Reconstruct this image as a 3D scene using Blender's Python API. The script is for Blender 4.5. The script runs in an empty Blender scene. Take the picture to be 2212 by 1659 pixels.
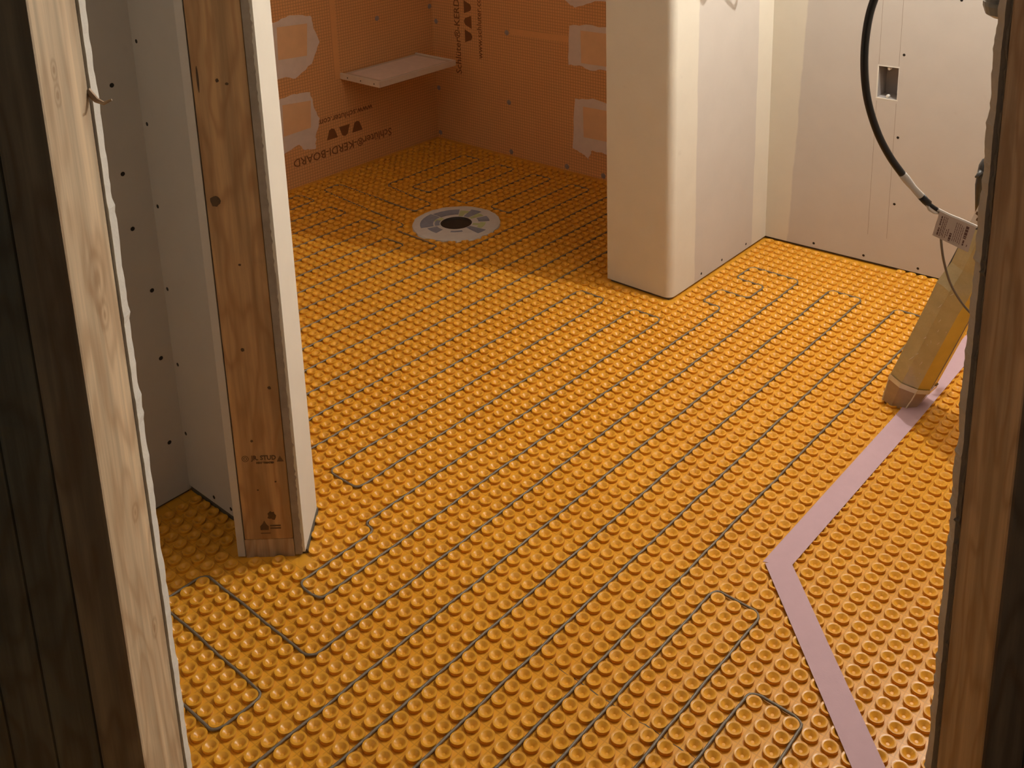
import bpy, bmesh, math, random
from mathutils import Vector, Matrix

random.seed(7)
U = 0.03                      # one stud pitch of the heated floor membrane = 30 mm; layout below is in pitches
SC = bpy.context.scene
COL = SC.collection
HS = 0.19                     # stud height (pitches)

# ---------------------------------------------------------------- camera
CAMX, CAMY, CAMZ = 19.5801, -38.9034, 43.9786 + HS
RIGHT = Vector((0.75270546, 0.65770837, -0.02922669))
DOWN = Vector((0.15386178, -0.21890199, -0.96353955))
FWD = Vector((-0.64012581, 0.72076461, -0.26596490))
cd = bpy.data.cameras.new('camera')
cam = bpy.data.objects.new('camera', cd)
COL.objects.link(cam)
M = Matrix((RIGHT, -DOWN, -FWD)).transposed().to_4x4()
M.translation = Vector((CAMX, CAMY, CAMZ)) * U
cam.matrix_world = M
cd.sensor_fit = 'HORIZONTAL'
cd.sensor_width = 36.0
cd.lens = 2254.165 / 2212 * 36.0
cd.shift_x = 0.0
cd.shift_y = -(829.5 - 184.5) / 2212
cd.clip_start = 0.02
SC.camera = cam

# ---------------------------------------------------------------- world, exposure
SC.view_settings.view_transform = 'Standard'
SC.view_settings.look = 'None'
SC.view_settings.exposure = 0.0
SC.view_settings.gamma = 1.0
SC.view_settings.use_curve_mapping = False
w = bpy.data.worlds.new('world'); SC.world = w
w.use_nodes = True
w.node_tree.nodes['Background'].inputs[0].default_value = (1.0, 0.96, 0.86, 1)
w.node_tree.nodes['Background'].inputs[1].default_value = 0.028
LAMP_POS = (-0.5, 41.8, 57.0)
LAMP_STRENGTH = 9700.0
LAMP_COLOUR = (1.0, 0.965, 0.89)


# ---------------------------------------------------------------- materials
def newmat(name):
    m = bpy.data.materials.new(name); m.use_nodes = True
    nt = m.node_tree
    return m, nt, nt.nodes['Principled BSDF']


def N(nt, typ, **kw):
    n = nt.nodes.new(typ)
    for k, v in kw.items():
        setattr(n, k, v)
    return n


def math_node(nt, op, a, b=None, clamp=False):
    n = nt.nodes.new('ShaderNodeMath'); n.operation = op; n.use_clamp = clamp
    for i, v in enumerate((a, b)):
        if v is None: continue
        if isinstance(v, (int, float)): n.inputs[i].default_value = v
        else: nt.links.new(v, n.inputs[i])
    return n.outputs[0]


def mixcol(nt, fac, a, b):
    n = nt.nodes.new('ShaderNodeMix'); n.data_type = 'RGBA'
    for i, v in ((0, fac), (6, a), (7, b)):
        if isinstance(v, (int, float)): n.inputs[i].default_value = v
        elif isinstance(v, tuple): n.inputs[i].default_value = (*v, 1)
        else: nt.links.new(v, n.inputs[i])
    return n.outputs[2]


def pos(nt):
    return nt.nodes.new('ShaderNodeNewGeometry').outputs['Position']


def noise(nt, vec, scale, detail=3, rough=0.55):
    n = nt.nodes.new('ShaderNodeTexNoise')
    n.inputs['Scale'].default_value = scale; n.inputs['Detail'].default_value = detail
    n.inputs['Roughness'].default_value = rough
    nt.links.new(vec, n.inputs['Vector'])
    return n.outputs[0]


def scaled(nt, vec, s):
    n = nt.nodes.new('ShaderNodeVectorMath'); n.operation = 'MULTIPLY'
    nt.links.new(vec, n.inputs[0]); n.inputs[1].default_value = s
    return n.outputs[0]


def bump(nt, bsdf, h, strength=0.2, dist=0.001):
    b = nt.nodes.new('ShaderNodeBump')
    b.inputs['Strength'].default_value = strength; b.inputs['Distance'].default_value = dist
    nt.links.new(h, b.inputs['Height']); nt.links.new(b.outputs[0], bsdf.inputs['Normal'])


def smooth(nt, v, lo, hi):
    n = nt.nodes.new('ShaderNodeMapRange'); n.interpolation_type = 'SMOOTHSTEP'
    nt.links.new(v, n.inputs[0]); n.inputs[1].default_value = lo; n.inputs[2].default_value = hi
    return n.outputs[0]


def plain(name, col, rough=0.6, var=0.12, scale=40, spec=0.4, bstr=0.1, metal=0.0, coat=0.0):
    m, nt, b = newmat(name)
    p = pos(nt); f = noise(nt, p, scale, 4)
    dark = tuple(c * (1 - var) for c in col); lite = tuple(min(1, c * (1 + var)) for c in col)
    nt.links.new(mixcol(nt, f, dark, lite), b.inputs['Base Color'])
    b.inputs['Roughness'].default_value = rough
    b.inputs['Specular IOR Level'].default_value = spec
    b.inputs['Metallic'].default_value = metal
    b.inputs['Coat Weight'].default_value = coat
    if bstr: bump(nt, b, noise(nt, p, scale * 6, 3), bstr, 0.001)
    return m


def wood(name, col, seed=0.0, ring=1.0, knots=()):
    m, nt, b = newmat(name)
    p = pos(nt)
    add = nt.nodes.new('ShaderNodeVectorMath'); add.operation = 'ADD'
    nt.links.new(p, add.inputs[0]); add.inputs[1].default_value = (seed, seed * 1.7, seed * .3)
    warp = noise(nt, scaled(nt, add.outputs[0], (9, 9, 2.2)), 1.0, 3)
    g = noise(nt, scaled(nt, add.outputs[0], (60, 60, 2.6)), 1.0, 5, 0.6)
    wv = math_node(nt, 'SINE', math_node(nt, 'MULTIPLY', warp, 70.0 * ring))
    wv = math_node(nt, 'MULTIPLY', math_node(nt, 'ADD', wv, 1.0), 0.5)
    wv = math_node(nt, 'POWER', wv, 2.5)
    c1 = mixcol(nt, smooth(nt, g, 0.3, 0.75), tuple(c * .66 for c in col), tuple(min(1, c * 1.16) for c in col))
    c2 = mixcol(nt, math_node(nt, 'MULTIPLY', wv, 0.48), c1, (col[0] * .55, col[1] * .43, col[2] * .34))
    blot = smooth(nt, noise(nt, scaled(nt, add.outputs[0], (14, 14, 8)), 1.0, 4), 0.60, 0.76)
    c3 = mixcol(nt, math_node(nt, 'MULTIPLY', blot, 0.45), c2, (col[0] * .50, col[1] * .44, col[2] * .38))
    for kx, ky, kz, kr in knots:
        d = nt.nodes.new('ShaderNodeVectorMath'); d.operation = 'SUBTRACT'
        nt.links.new(p, d.inputs[0]); d.inputs[1].default_value = (kx * U, ky * U, kz * U)
        ln = nt.nodes.new('ShaderNodeVectorMath'); ln.operation = 'LENGTH'
        nt.links.new(scaled(nt, d.outputs[0], (1, 1, .62)), ln.inputs[0])
        dd = math_node(nt, 'ADD', math_node(nt, 'DIVIDE', ln.outputs['Value'], kr * U), math_node(nt, 'MULTIPLY', math_node(nt, 'SUBTRACT', g, .5), .9))
        rg = math_node(nt, 'ADD', 0.62, math_node(nt, 'MULTIPLY', math_node(nt, 'SINE', math_node(nt, 'MULTIPLY', dd, 13.0)), .38))
        fk = math_node(nt, 'MULTIPLY', rg, math_node(nt, 'SUBTRACT', 1.0, smooth(nt, dd, .25, 1.15)))
        c3 = mixcol(nt, math_node(nt, 'MULTIPLY', fk, .62), c3, (col[0] * .42, col[1] * .30, col[2] * .2))
    nt.links.new(c3, b.inputs['Base Color'])
    b.inputs['Roughness'].default_value = 0.62
    bump(nt, b, g, 0.25, 0.0008)
    return m


PAPER = (0.60, 0.555, 0.505)
MUD = (0.73, 0.685, 0.585)


def drywall(name, bands=()):
    """gypsum board paper with smeared joint compound; bands: (axis, lo, hi, slope_with_z) in pitches."""
    m, nt, b = newmat(name)
    p = pos(nt)
    sep = nt.nodes.new('ShaderNodeSeparateXYZ'); nt.links.new(p, sep.inputs[0])
    n1 = noise(nt, p, 14, 4); n2 = noise(nt, p, 260, 2)
    wob = math_node(nt, 'MULTIPLY', math_node(nt, 'SUBTRACT', noise(nt, scaled(nt, p, (1, 1, .55)), 16, 4), 0.5), 0.016)
    fac = None
    for ax, lo, hi, sl in bands:
        v = math_node(nt, 'ADD', sep.outputs['XYZ'.index(ax)], wob)
        v = math_node(nt, 'SUBTRACT', v, math_node(nt, 'MULTIPLY', sep.outputs[2], sl))
        e = math_node(nt, 'MULTIPLY', smooth(nt, v, lo * U - .003, lo * U + .003),
                      math_node(nt, 'SUBTRACT', 1.0, smooth(nt, v, hi * U - .003, hi * U + .003)))
        fac = e if fac is None else math_node(nt, 'MAXIMUM', fac, e)
    pc = mixcol(nt, n1, tuple(c * .95 for c in PAPER), tuple(c * 1.05 for c in PAPER))
    # scuffs near the floor
    if fac is not None:
        mc = mixcol(nt, n1, tuple(c * .94 for c in MUD), tuple(c * 1.05 for c in MUD))
        pc = mixcol(nt, fac, pc, mc)
    scuff = smooth(nt, noise(nt, p, 30, 5), 0.66, 0.80)
    pc = mixcol(nt, math_node(nt, 'MULTIPLY', scuff, 0.10), pc, (0.30, 0.26, 0.22))
    nt.links.new(pc, b.inputs['Base Color'])
    b.inputs['Roughness'].default_value = 0.75
    b.inputs['Specular IOR Level'].default_value = 0.25
    bump(nt, b, n2, 0.06, 0.0006)
    return m


def board_material(name):
    """orange foam backer board with a printed dark grid."""
    m, nt, b = newmat(name)
    p = pos(nt)
    sep = nt.nodes.new('ShaderNodeSeparateXYZ'); nt.links.new(p, sep.inputs[0])
    h = math_node(nt, 'ADD', sep.outputs[0], sep.outputs[1])
    per = 0.37 * U

    def lines(v):
        f = math_node(nt, 'FRACT', math_node(nt, 'ADD', math_node(nt, 'DIVIDE', v, per), 500.0))
        d = math_node(nt, 'ABSOLUTE', math_node(nt, 'SUBTRACT', f, 0.5))
        return math_node(nt, 'SUBTRACT', 1.0, smooth(nt, d, 0.07, 0.16))
    g = math_node(nt, 'MAXIMUM', lines(h), lines(sep.outputs[2]))
    n1 = noise(nt, p, 7, 4); n2 = noise(nt, p, 120, 3)
    g = math_node(nt, 'MULTIPLY', g, math_node(nt, 'ADD', 0.45, math_node(nt, 'MULTIPLY', n2, 0.6)))
    base = mixcol(nt, n1, (0.80, 0.41, 0.16), (0.88, 0.47, 0.19))
    nt.links.new(mixcol(nt, math_node(nt, 'MULTIPLY', g, 0.62), base, (0.36, 0.155, 0.055)), b.inputs['Base Color'])
    b.inputs['Roughness'].default_value = 0.7
    bump(nt, b, n2, 0.12, 0.0006)
    return m


def membrane_material(name, ground=False):
    m, nt, b = newmat(name)
    p = pos(nt)
    n1 = noise(nt, p, 5, 3); n2 = noise(nt, p, 300, 3); n3 = noise(nt, p, 45, 3)
    base = mixcol(nt, smooth(nt, n1, .3, .7), (0.80, 0.365, 0.028), (0.85, 0.405, 0.036))
    base = mixcol(nt, math_node(nt, 'MULTIPLY', smooth(nt, n3, .45, .75), 0.22), base, (0.68, 0.34, 0.09))
    hgt = n2
    if ground:
        sep = nt.nodes.new('ShaderNodeSeparateXYZ'); nt.links.new(p, sep.inputs[0])

        def groove(v):
            f = math_node(nt, 'FRACT', math_node(nt, 'ADD', math_node(nt, 'DIVIDE', v, U), 200.5))
            d = math_node(nt, 'ABSOLUTE', math_node(nt, 'SUBTRACT', f, 0.5))
            return math_node(nt, 'SUBTRACT', 1.0, smooth(nt, d, 0.0, 0.05))
        gx = math_node(nt, 'DIVIDE', sep.outputs[0], 1.0)
        g = math_node(nt, 'MAXIMUM', groove(math_node(nt, 'ADD', gx, U * .5)), groove(math_node(nt, 'ADD', sep.outputs[1], U * .5)))
        base = mixcol(nt, math_node(nt, 'MULTIPLY', g, 0.35), base, (0.34, 0.13, 0.015))
    nt.links.new(base, b.inputs['Base Color'])
    b.inputs['Roughness'].default_value = 0.30
    b.inputs['Specular IOR Level'].default_value = 0.45
    bump(nt, b, hgt, 0.12, 0.0005)
    return m


MT = {}
MT['floor'] = membrane_material('orange_membrane_sheet', True)
MT['stud'] = membrane_material('orange_membrane_stud')
MT['board'] = board_material('orange_backer_board')
MT['print'] = plain('brown_print', (0.24, 0.095, 0.036), 0.7, .15)
MT['band'] = plain('orange_seam_band', (0.84, 0.43, 0.17), 0.7, .06, 30)
MT['patch_orange'] = plain('pale_orange_square', (0.93, 0.58, 0.32), 0.7, .10, 25)
MT['thinset'] = plain('grey_thinset', (0.84, 0.70, 0.62), 0.85, .10, 35, bstr=.3)
MT['washer'] = plain('zinc_washer', (0.36, 0.31, 0.28), 0.45, .15, 60, metal=.2)
MT['wall'] = drywall('gypsum_paper')
MT['wall_col'] = drywall('gypsum_column', (('Y', 20, 37.9, 0), ('Y', 48.7, 60, 0)))
MT['wall_right'] = drywall('gypsum_right', (('X', -40, -24.5, 0.045),))
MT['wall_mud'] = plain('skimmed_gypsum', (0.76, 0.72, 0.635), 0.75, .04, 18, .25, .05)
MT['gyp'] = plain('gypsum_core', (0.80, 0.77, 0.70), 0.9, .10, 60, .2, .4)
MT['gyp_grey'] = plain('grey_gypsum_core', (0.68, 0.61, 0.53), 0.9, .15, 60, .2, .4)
MT['torn'] = plain('torn_paper_edge', (0.36, 0.30, 0.245), 0.9, .3, 40, .2, .5)
MT['gap'] = plain('dark_sealant_strip', (0.13, 0.115, 0.09), 0.8, .2, 50)
MT['hole'] = plain('screw_head_black', (0.015, 0.013, 0.012), 0.5, .2)
_k = lambda dep, z, r: (CAMX + .74769454 * -12.03 - .66404283 * dep, CAMY + .66404283 * -12.03 + .74769454 * dep, z, r)
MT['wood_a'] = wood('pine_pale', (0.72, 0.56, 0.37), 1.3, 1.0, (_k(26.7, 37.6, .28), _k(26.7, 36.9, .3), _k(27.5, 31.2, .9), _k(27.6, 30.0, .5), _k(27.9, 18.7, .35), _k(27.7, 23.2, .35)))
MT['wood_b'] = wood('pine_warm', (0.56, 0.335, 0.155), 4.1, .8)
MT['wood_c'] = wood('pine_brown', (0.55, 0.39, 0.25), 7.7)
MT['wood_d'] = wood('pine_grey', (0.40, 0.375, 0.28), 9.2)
MT['knot'] = plain('knot_brown', (0.10, 0.055, 0.025), 0.6, .4, 120)
MT['ink'] = plain('stamp_ink', (0.13, 0.075, 0.04), 0.7, .3, 90)
MT['cable'] = plain('grey_heating_cable', (0.215, 0.175, 0.13), 0.42, .15, 30, .5)
MT['black'] = plain('black_rubber', (0.018, 0.018, 0.019), 0.38, .1, 30, .5)
MT['dkgrey'] = plain('dark_plastic', (0.045, 0.043, 0.042), 0.32, .1, 30, .5)
MT['white'] = plain('white_sleeve', (0.72, 0.69, 0.66), 0.5, .06, 30)
MT['tag'] = plain('tag_paper', (0.62, 0.50, 0.43), 0.55, .08, 60)
MT['tagink'] = plain('tag_ink', (0.16, 0.075, 0.06), 0.6, .1)
MT['tape'] = plain('lilac_masking_tape', (0.60, 0.405, 0.455), 0.7, .05, 60, .3, .15)
MT['shelf_in'] = plain('shelf_backer', (0.66, 0.55, 0.45), 0.75, .08, 30)
MT['alu'] = plain('brushed_aluminium', (0.80, 0.74, 0.66), 0.42, .08, 50, metal=.35)
MT['fleece'] = plain('white_fleece_collar', (0.66, 0.63, 0.60), 0.85, .10, 50, .2, .3)
MT['grnprint'] = plain('green_print', (0.50, 0.56, 0.28), 0.8, .2, 60)
MT['bluprint'] = plain('blue_grey_print', (0.27, 0.29, 0.36), 0.8, .25, 60)
MT['drain'] = plain('drain_throat', (0.035, 0.03, 0.025), 0.6, .2)
MT['pipe'] = plain('grey_plastic', (0.40, 0.41, 0.39), 0.35, .1, 30, .5)
MT['boxin'] = plain('grey_box_plastic', (0.42, 0.38, 0.36), 0.5, .08)
MT['boxwhite'] = plain('white_lug', (0.80, 0.76, 0.70), 0.5, .05)
MT['yellow'] = plain('yellow_foil', (0.72, 0.52, 0.10), 0.30, .18, 22, .5, .5, coat=.6)
MT['olive'] = plain('film_over_yellow', (0.50, 0.44, 0.25), 0.22, .22, 30, .5, .8, coat=.8)
MT['film'] = plain('creased_clear_film', (0.72, 0.66, 0.52), 0.15, .2, 40, .6, .8, coat=1)
MT['cardend'] = plain('cardboard_end', (0.42, 0.30, 0.19), 0.45, .2, 40, .4, .3, coat=.5)
MT['hall'] = plain('subfloor_ply', (0.32, 0.24, 0.15), 0.8, .2, 8)
MT['ceil'] = plain('ceiling_board', (0.85, 0.83, 0.79), 0.8, .05, 8)
mb_, nt_, b_ = newmat('bulb_glow')
b_.inputs['Emission Color'].default_value = (*LAMP_COLOUR, 1)
b_.inputs['Emission Strength'].default_value = LAMP_STRENGTH
MT['bulb'] = mb_



# ---------------------------------------------------------------- mesh helpers (coordinates in pitches)
class MB:
    def __init__(self):
        self.v = []; self.f = []; self.mi = []

    def poly(self, pts, mi=0):
        i = len(self.v); self.v += [tuple(p) for p in pts]
        self.f.append(tuple(range(i, i + len(pts)))); self.mi.append(mi)

    def box(self, x0, x1, y0, y1, z0, z1, mi=0):
        self.hexa([(x0, y0), (x1, y0), (x1, y1), (x0, y1)], z0, z1, mi)

    def hexa(self, base, z0, z1, mi=0):
        self.prism([(x, y, z0) for x, y in base], [(x, y, z1) for x, y in base], mi)

    def prism(self, a, b, mi=0):
        """solid between two matching loops"""
        i = len(self.v); n = len(a)
        self.v += [tuple(p) for p in a] + [tuple(p) for p in b]
        self.f.append(tuple(i + k for k in reversed(range(n)))); self.mi.append(mi)
        self.f.append(tuple(i + n + k for k in range(n))); self.mi.append(mi)
        for k in range(n):
            q = (k + 1) % n
            self.f.append((i + k, i + q, i + n + q, i + n + k)); self.mi.append(mi)

    def tube(self, pts, r, seg=8, mi=0, cap=True):
        pts = [Vector(p) for p in pts]
        rs = r if isinstance(r, (list, tuple)) else [r] * len(pts)
        up = None; start = len(self.v)
        for k, p in enumerate(pts):
            t = (pts[min(k + 1, len(pts) - 1)] - pts[max(k - 1, 0)]).normalized()
            if up is None:
                up = Vector((0, 0, 1)) if abs(t.z) < .9 else Vector((1, 0, 0))
            s = t.cross(up).normalized(); up = s.cross(t).normalized()
            for j in range(seg):
                a = 2 * math.pi * j / seg
                self.v.append(tuple(p + (s * math.cos(a) + up * math.sin(a)) * rs[k]))
        for k in range(len(pts) - 1):
            for j in range(seg):
                a = start + k * seg + j; b = start + k * seg + (j + 1) % seg
                self.f.append((a, b, b + seg, a + seg)); self.mi.append(mi)
        if cap:
            self.f.append(tuple(start + j for j in reversed(range(seg)))); self.mi.append(mi)
            e = start + (len(pts) - 1) * seg
            self.f.append(tuple(e + j for j in range(seg))); self.mi.append(mi)

    def lathe(self, prof, c=(0, 0, 0), seg=16, ax=(1, 0, 0), ay=(0, 1, 0), az=(0, 0, 1), mi=0, mis=None):
        """profile [(r, h)...] about az through c; r == 0 closes to a point"""
        c, ax, ay, az = Vector(c), Vector(ax), Vector(ay), Vector(az)
        rings = []
        for r, h in prof:
            if r == 0:
                self.v.append(tuple(c + az * h)); rings.append([len(self.v) - 1])
            else:
                s = len(self.v)
                for j in range(seg):
                    a = 2 * math.pi * j / seg
                    self.v.append(tuple(c + ax * (r * math.cos(a)) + ay * (r * math.sin(a)) + az * h))
                rings.append(list(range(s, s + seg)))
        for k in range(len(rings) - 1):
            A, B = rings[k], rings[k + 1]
            m = mis[k] if mis else mi
            for j in range(seg):
                q = (j + 1) % seg
                if len(A) == 1 and len(B) == 1: continue
                if len(B) == 1: self.f.append((A[j], A[q], B[0]))
                elif len(A) == 1: self.f.append((A[0], B[q], B[j]))
                else: self.f.append((A[j], A[q], B[q], B[j]))
                self.mi.append(m)

    def build(self, name, mats, parent=None, origin=None, smooth_=False, fix=True, bevel=0):
        if not isinstance(mats, (list, tuple)): mats = [mats]
        vs = [Vector(p) * U for p in self.v]
        if origin is None:
            lo = [min(p[i] for p in vs) for i in range(3)]; hi = [max(p[i] for p in vs) for i in range(3)]
            o = Vector(((lo[0] + hi[0]) / 2, (lo[1] + hi[1]) / 2, lo[2]))
        else:
            o = Vector(origin) * U
        me = bpy.data.meshes.new(name)
        me.from_pydata([tuple(p - o) for p in vs], [], self.f)
        for m in mats: me.materials.append(MT[m])
        for p, i in zip(me.polygons, self.mi): p.material_index = i
        if fix:
            bm = bmesh.new(); bm.from_mesh(me); bmesh.ops.recalc_face_normals(bm, faces=bm.faces)
            if bevel:
                bmesh.ops.bevel(bm, geom=[e for e in bm.edges if len(e.link_faces) == 2 and e.calc_face_angle(0) > .6],
                                offset=bevel * U, segments=2, affect='EDGES', profile=.6)
            bm.to_mesh(me); bm.free()
        if smooth_:
            me.shade_smooth()
        ob = bpy.data.objects.new(name, me); COL.objects.link(ob)
        place(ob, o, parent)
        return ob


def place(ob, world_loc, parent):
    if parent is not None:
        ob.parent = parent
        ob.location = Vector(world_loc) - wloc(parent)
    else:
        ob.location = world_loc


def wloc(o):
    l = Vector(o.location)
    while o.parent is not None:
        o = o.parent; l += Vector(o.location)
    return l


def thing(name, loc, label, cat, group=None):
    o = bpy.data.objects.new(name, None); COL.objects.link(o)
    o.empty_display_size = 0.03
    o.location = Vector(loc) * U
    return tag(o, label, cat, group)


def tag(o, label, cat, group=None):
    o['label'] = label; o['category'] = cat
    if group: o['group'] = group
    return o


def struct(o, label=None):
    o['kind'] = 'structure'
    if label: o['label'] = label
    return o


# frames --------------------------------------------------------------
FH = (-0.66404283, 0.74769454)          # the doorway looks along FH; RH is to the right of it
RH = (0.74769454, 0.66404283)


def D(lat, dep):
    """doorway frame: sideways and forward distance from the place the camera stands"""
    return (CAMX + RH[0] * lat + FH[0] * dep, CAMY + RH[1] * lat + FH[1] * dep)


def dhexa(m, l0, l1, d0, d1, z0, z1, mi=0):
    m.hexa([D(l0, d0), D(l1, d0), D(l1, d1), D(l0, d1)], z0, z1, mi)


H = 81.0                                 # ceiling height


def warpx(b):
    """membrane sheets in the shower were laid slightly tighter"""
    return b if b > -37 else -37 + (b + 37) * 0.965


# =================================================================== STRUCTURE
m = MB(); m.poly([(-78.2, -60, 0), (14, -60, 0), (14, 56, 0), (-78.2, 56, 0)])
floor = struct(m.build('floor', 'floor', fix=False), 'orange studded heating membrane covering the bathroom floor')

m = MB(); m.poly([(14, -60, -.05), (40, -60, -.05), (40, 14, -.05), (14, 14, -.05)])
struct(m.build('floor_hall', 'hall', fix=False), 'bare subfloor in the hall')

m = MB(); m.box(-80, 13, -60, 58, H, H + 1)
struct(m.build('ceiling', 'ceil'))

# shower walls of orange backer board
m = MB(); m.box(-79.2, -77.75, -4.6, 56.8, -.1, H)
wall_left = struct(m.build('wall_left', 'board'), 'orange foam backer board wall of the shower with printed grid')
m = MB(); m.box(-77.75, -33.7, 55.3, 56.8, -.1, H)
wall_back = struct(m.build('wall_back', 'board'), 'orange foam backer board wall at the back of the shower')

# partition beside the shower with a bullnose corner
XL, XR, YF, YB = -33.75, -26.8, 33.85, 56.0
rad = 0.75
prof = [(XL, YB), (XL, YF)]
for k in range(17):
    a = -math.pi / 2 + k * math.pi / 32
    prof.append((XR - rad + rad * math.cos(a), YF + rad + rad * math.sin(a)))
prof.append((XR, YB))
m = MB(); m.hexa(prof, .28, H)
wall_col = struct(m.build('wall_divider', 'wall_col', smooth_=False), 'finished plasterboard partition with rounded corner between shower and room')
m = MB(); m.hexa([(XL + .25, YB), (XL + .25, YF + .25), (XR - .3, YF + .25), (XR - .25, YB)], 0, .28)
m.build('bottom_gap', 'gap', wall_col)

# right wall (slightly out of square) with the cut-out for an electrical box
RX0, RY0, RS = -26.7, 51.55, 0.0522


def RWp(x, z, off=0.0):
    return (x, RY0 + RS * (x - RX0) + off, z)


bx0, bx1, bz0, bz1 = -16.46, -14.60, 16.4 + HS, 19.45 + HS
m = MB()
for (x0, x1, z0, z1) in ((-26.9, bx0, .28, H), (bx1, 12.0, .28, H), (bx0, bx1, .28, bz0), (bx0, bx1, bz1, H)):
    m.prism([RWp(x0, z0), RWp(x1, z0), RWp(x1, z0, .45), RWp(x0, z0, .45)],
            [RWp(x0, z1), RWp(x1, z1), RWp(x1, z1, .45), RWp(x0, z1, .45)])
wall_r = struct(m.build('wall_right', 'wall_right', fix=False), 'pinkish plasterboard wall with screw heads and an electrical box')
m = MB()
m.prism([RWp(-26.9, 0, .3), RWp(12, 0, .3), RWp(12, 0, .9), RWp(-26.9, 0, .9)],
        [RWp(-26.9, .3, .3), RWp(12, .3, .3), RWp(12, .3, .9), RWp(-26.9, .3, .9)])
m.build('bottom_gap', 'gap', wall_r)
# electrical box
m = MB()
x0, x1, z0, z1 = bx0 + .04, bx1 - .04, bz0 + .04, bz1 - .04
d0, d1 = .12, 2.0
for a, b2, c, d in (((x0, z0, d1), (x1, z0, d1), (x1, z1, d1), (x0, z1, d1)),
                    ((x0, z0, d0), (x0, z1, d0), (x0, z1, d1), (x0, z0, d1)),
                    ((x1, z0, d0), (x1, z1, d0), (x1, z1, d1), (x1, z0, d1)),
                    ((x0, z0, d0), (x1, z0, d0), (x1, z0, d1), (x0, z0, d1)),
                    ((x0, z1, d0), (x1, z1, d0), (x1, z1, d1), (x0, z1, d1))):
    m.poly([RWp(q[0], q[1], q[2]) for q in (a, b2, c, d)])
ebox = m.build('electrical_box', 'boxin', wall_r, fix=False)
ebox['label'] = 'grey plastic electrical box set in the wall'
for zc in (z0 + .18, z1 - .18):
    m = MB(); m.lathe([(0, 0), (.12, 0), (.15, -.05), (.15, -.35), (0, -.35)], RWp((x0 + x1) / 2, zc, .1), 10,
                      (1, 0, 0), (0, 0, 1), (0, -1, 0))
    m.build('screw_lug', 'boxwhite', ebox)
# pale cut edge of the opening
m = MB()
e = .07
for (xa, xb, za, zb) in ((bx0 - e, bx1 + e, bz0 - e, bz0 + .03), (bx0 - e, bx1 + e, bz1 - .03, bz1 + e),
                         (bx0 - e, bx0 + .03, bz0, bz1), (bx1 - .02, bx1 + .02, bz0, bz1)):
    m.prism([RWp(xa, za, -.012), RWp(xb, za, -.012), RWp(xb, za, .1), RWp(xa, za, .1)],
            [RWp(xa, zb, -.012), RWp(xb, zb, -.012), RWp(xb, zb, .1), RWp(xa, zb, .1)])
m.build('cut_edge', 'gyp', wall_r)
# pencil lines on the board
m = MB()
for x in (-16.45, -14.65):
    for (za, zb) in ((19.8, 27), (3.0, 16.3)):
        m.prism([RWp(x, za, -.004), RWp(x + .035, za, -.004), RWp(x + .035, za, .02), RWp(x, za, .02)],
                [RWp(x, zb, -.004), RWp(x + .035, zb, -.004), RWp(x + .035, zb, .02), RWp(x, zb, .02)])
m.build('pencil_line', 'torn', wall_r)


def screw_on(parent, p, nrm, r=.115):
    n = Vector(nrm); ax = n.cross(Vector((0, 0, 1))).normalized(); ay = n.cross(ax)
    m = MB(); m.lathe([(r * 1.15, -.05), (r * 1.1, .008), (r * .6, .014), (0, .014)], p, 9, ax, ay, n)
    m.build('screw', 'hole', parent)


nr = Vector((RS, -1, 0)).normalized()
for x, z in ((-14.25, 20.9), (-14.27, 13.1), (-14.15, 6.6), (-21.68, .75), (-16.7, .74), (-11.58, .75), (-9.76, 26.3)):
    screw_on(wall_r, RWp(x, z), nr)
for y, z in ((47.53, .8), (42.88, .8), (39.14, .79)):
    screw_on(wall_col, (XR, y, z), (1, 0, 0))

# room's far right wall, ends at the doorway
m = MB(); m.box(11.2, 12.0, -7.6, 54, 0, H)
struct(m.build('wall_far_right', 'wall'))

# closet (left of the doorway)
CX0, CY0 = -37.2, -8.65
m = MB(); m.box(CX0 - .5, CX0, -52, CY0 + .4, .2, H)
wall_cl = struct(m.build('wall_closet_left', 'wall'), 'shaded plasterboard side wall of the closet recess')
m = MB(); m.box(CX0, -30.9, CY0, CY0 + .42, .52, H)
wall_cb = struct(m.build('wall_closet_back', 'wall'), 'shaded plasterboard back wall of the closet recess')
m = MB(); m.box(CX0, -30.6, CY0 + .12, CY0 + 1.2, 0, .54)
m.build('bottom_gap', 'gap', wall_cb)
m = MB(); m.box(CX0 - .4, CX0 - .15, -52, CY0, 0, .25)
m.build('bottom_gap', 'gap', wall_cl)
for y, z in ((-10.01, 28.6), (-10.08, 23.1), (-9.93, 19.5), (-9.21, 15.1), (-9.22, 10.36), (-9.4, 4.3)):
    screw_on(wall_cl, (CX0, y - .25, z), (1, 0, 0), .13)
for x, z in ((-36.71, 31.0), (-36.69, 25.9), (-36.68, 20.6), (-36.79, 15.0), (-36.71, 9.7), (-36.81, 4.6), (-34.24, .95), (-32.33, .98)):
    screw_on(wall_cb, (x, CY0, z), (0, -1, 0), .12)
# the same wall seen from the shower side
m = MB(); m.box(-78, -29.2, -5.1, -4.66, .1, H)
struct(m.build('wall_shower_front', 'wall'))


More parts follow.
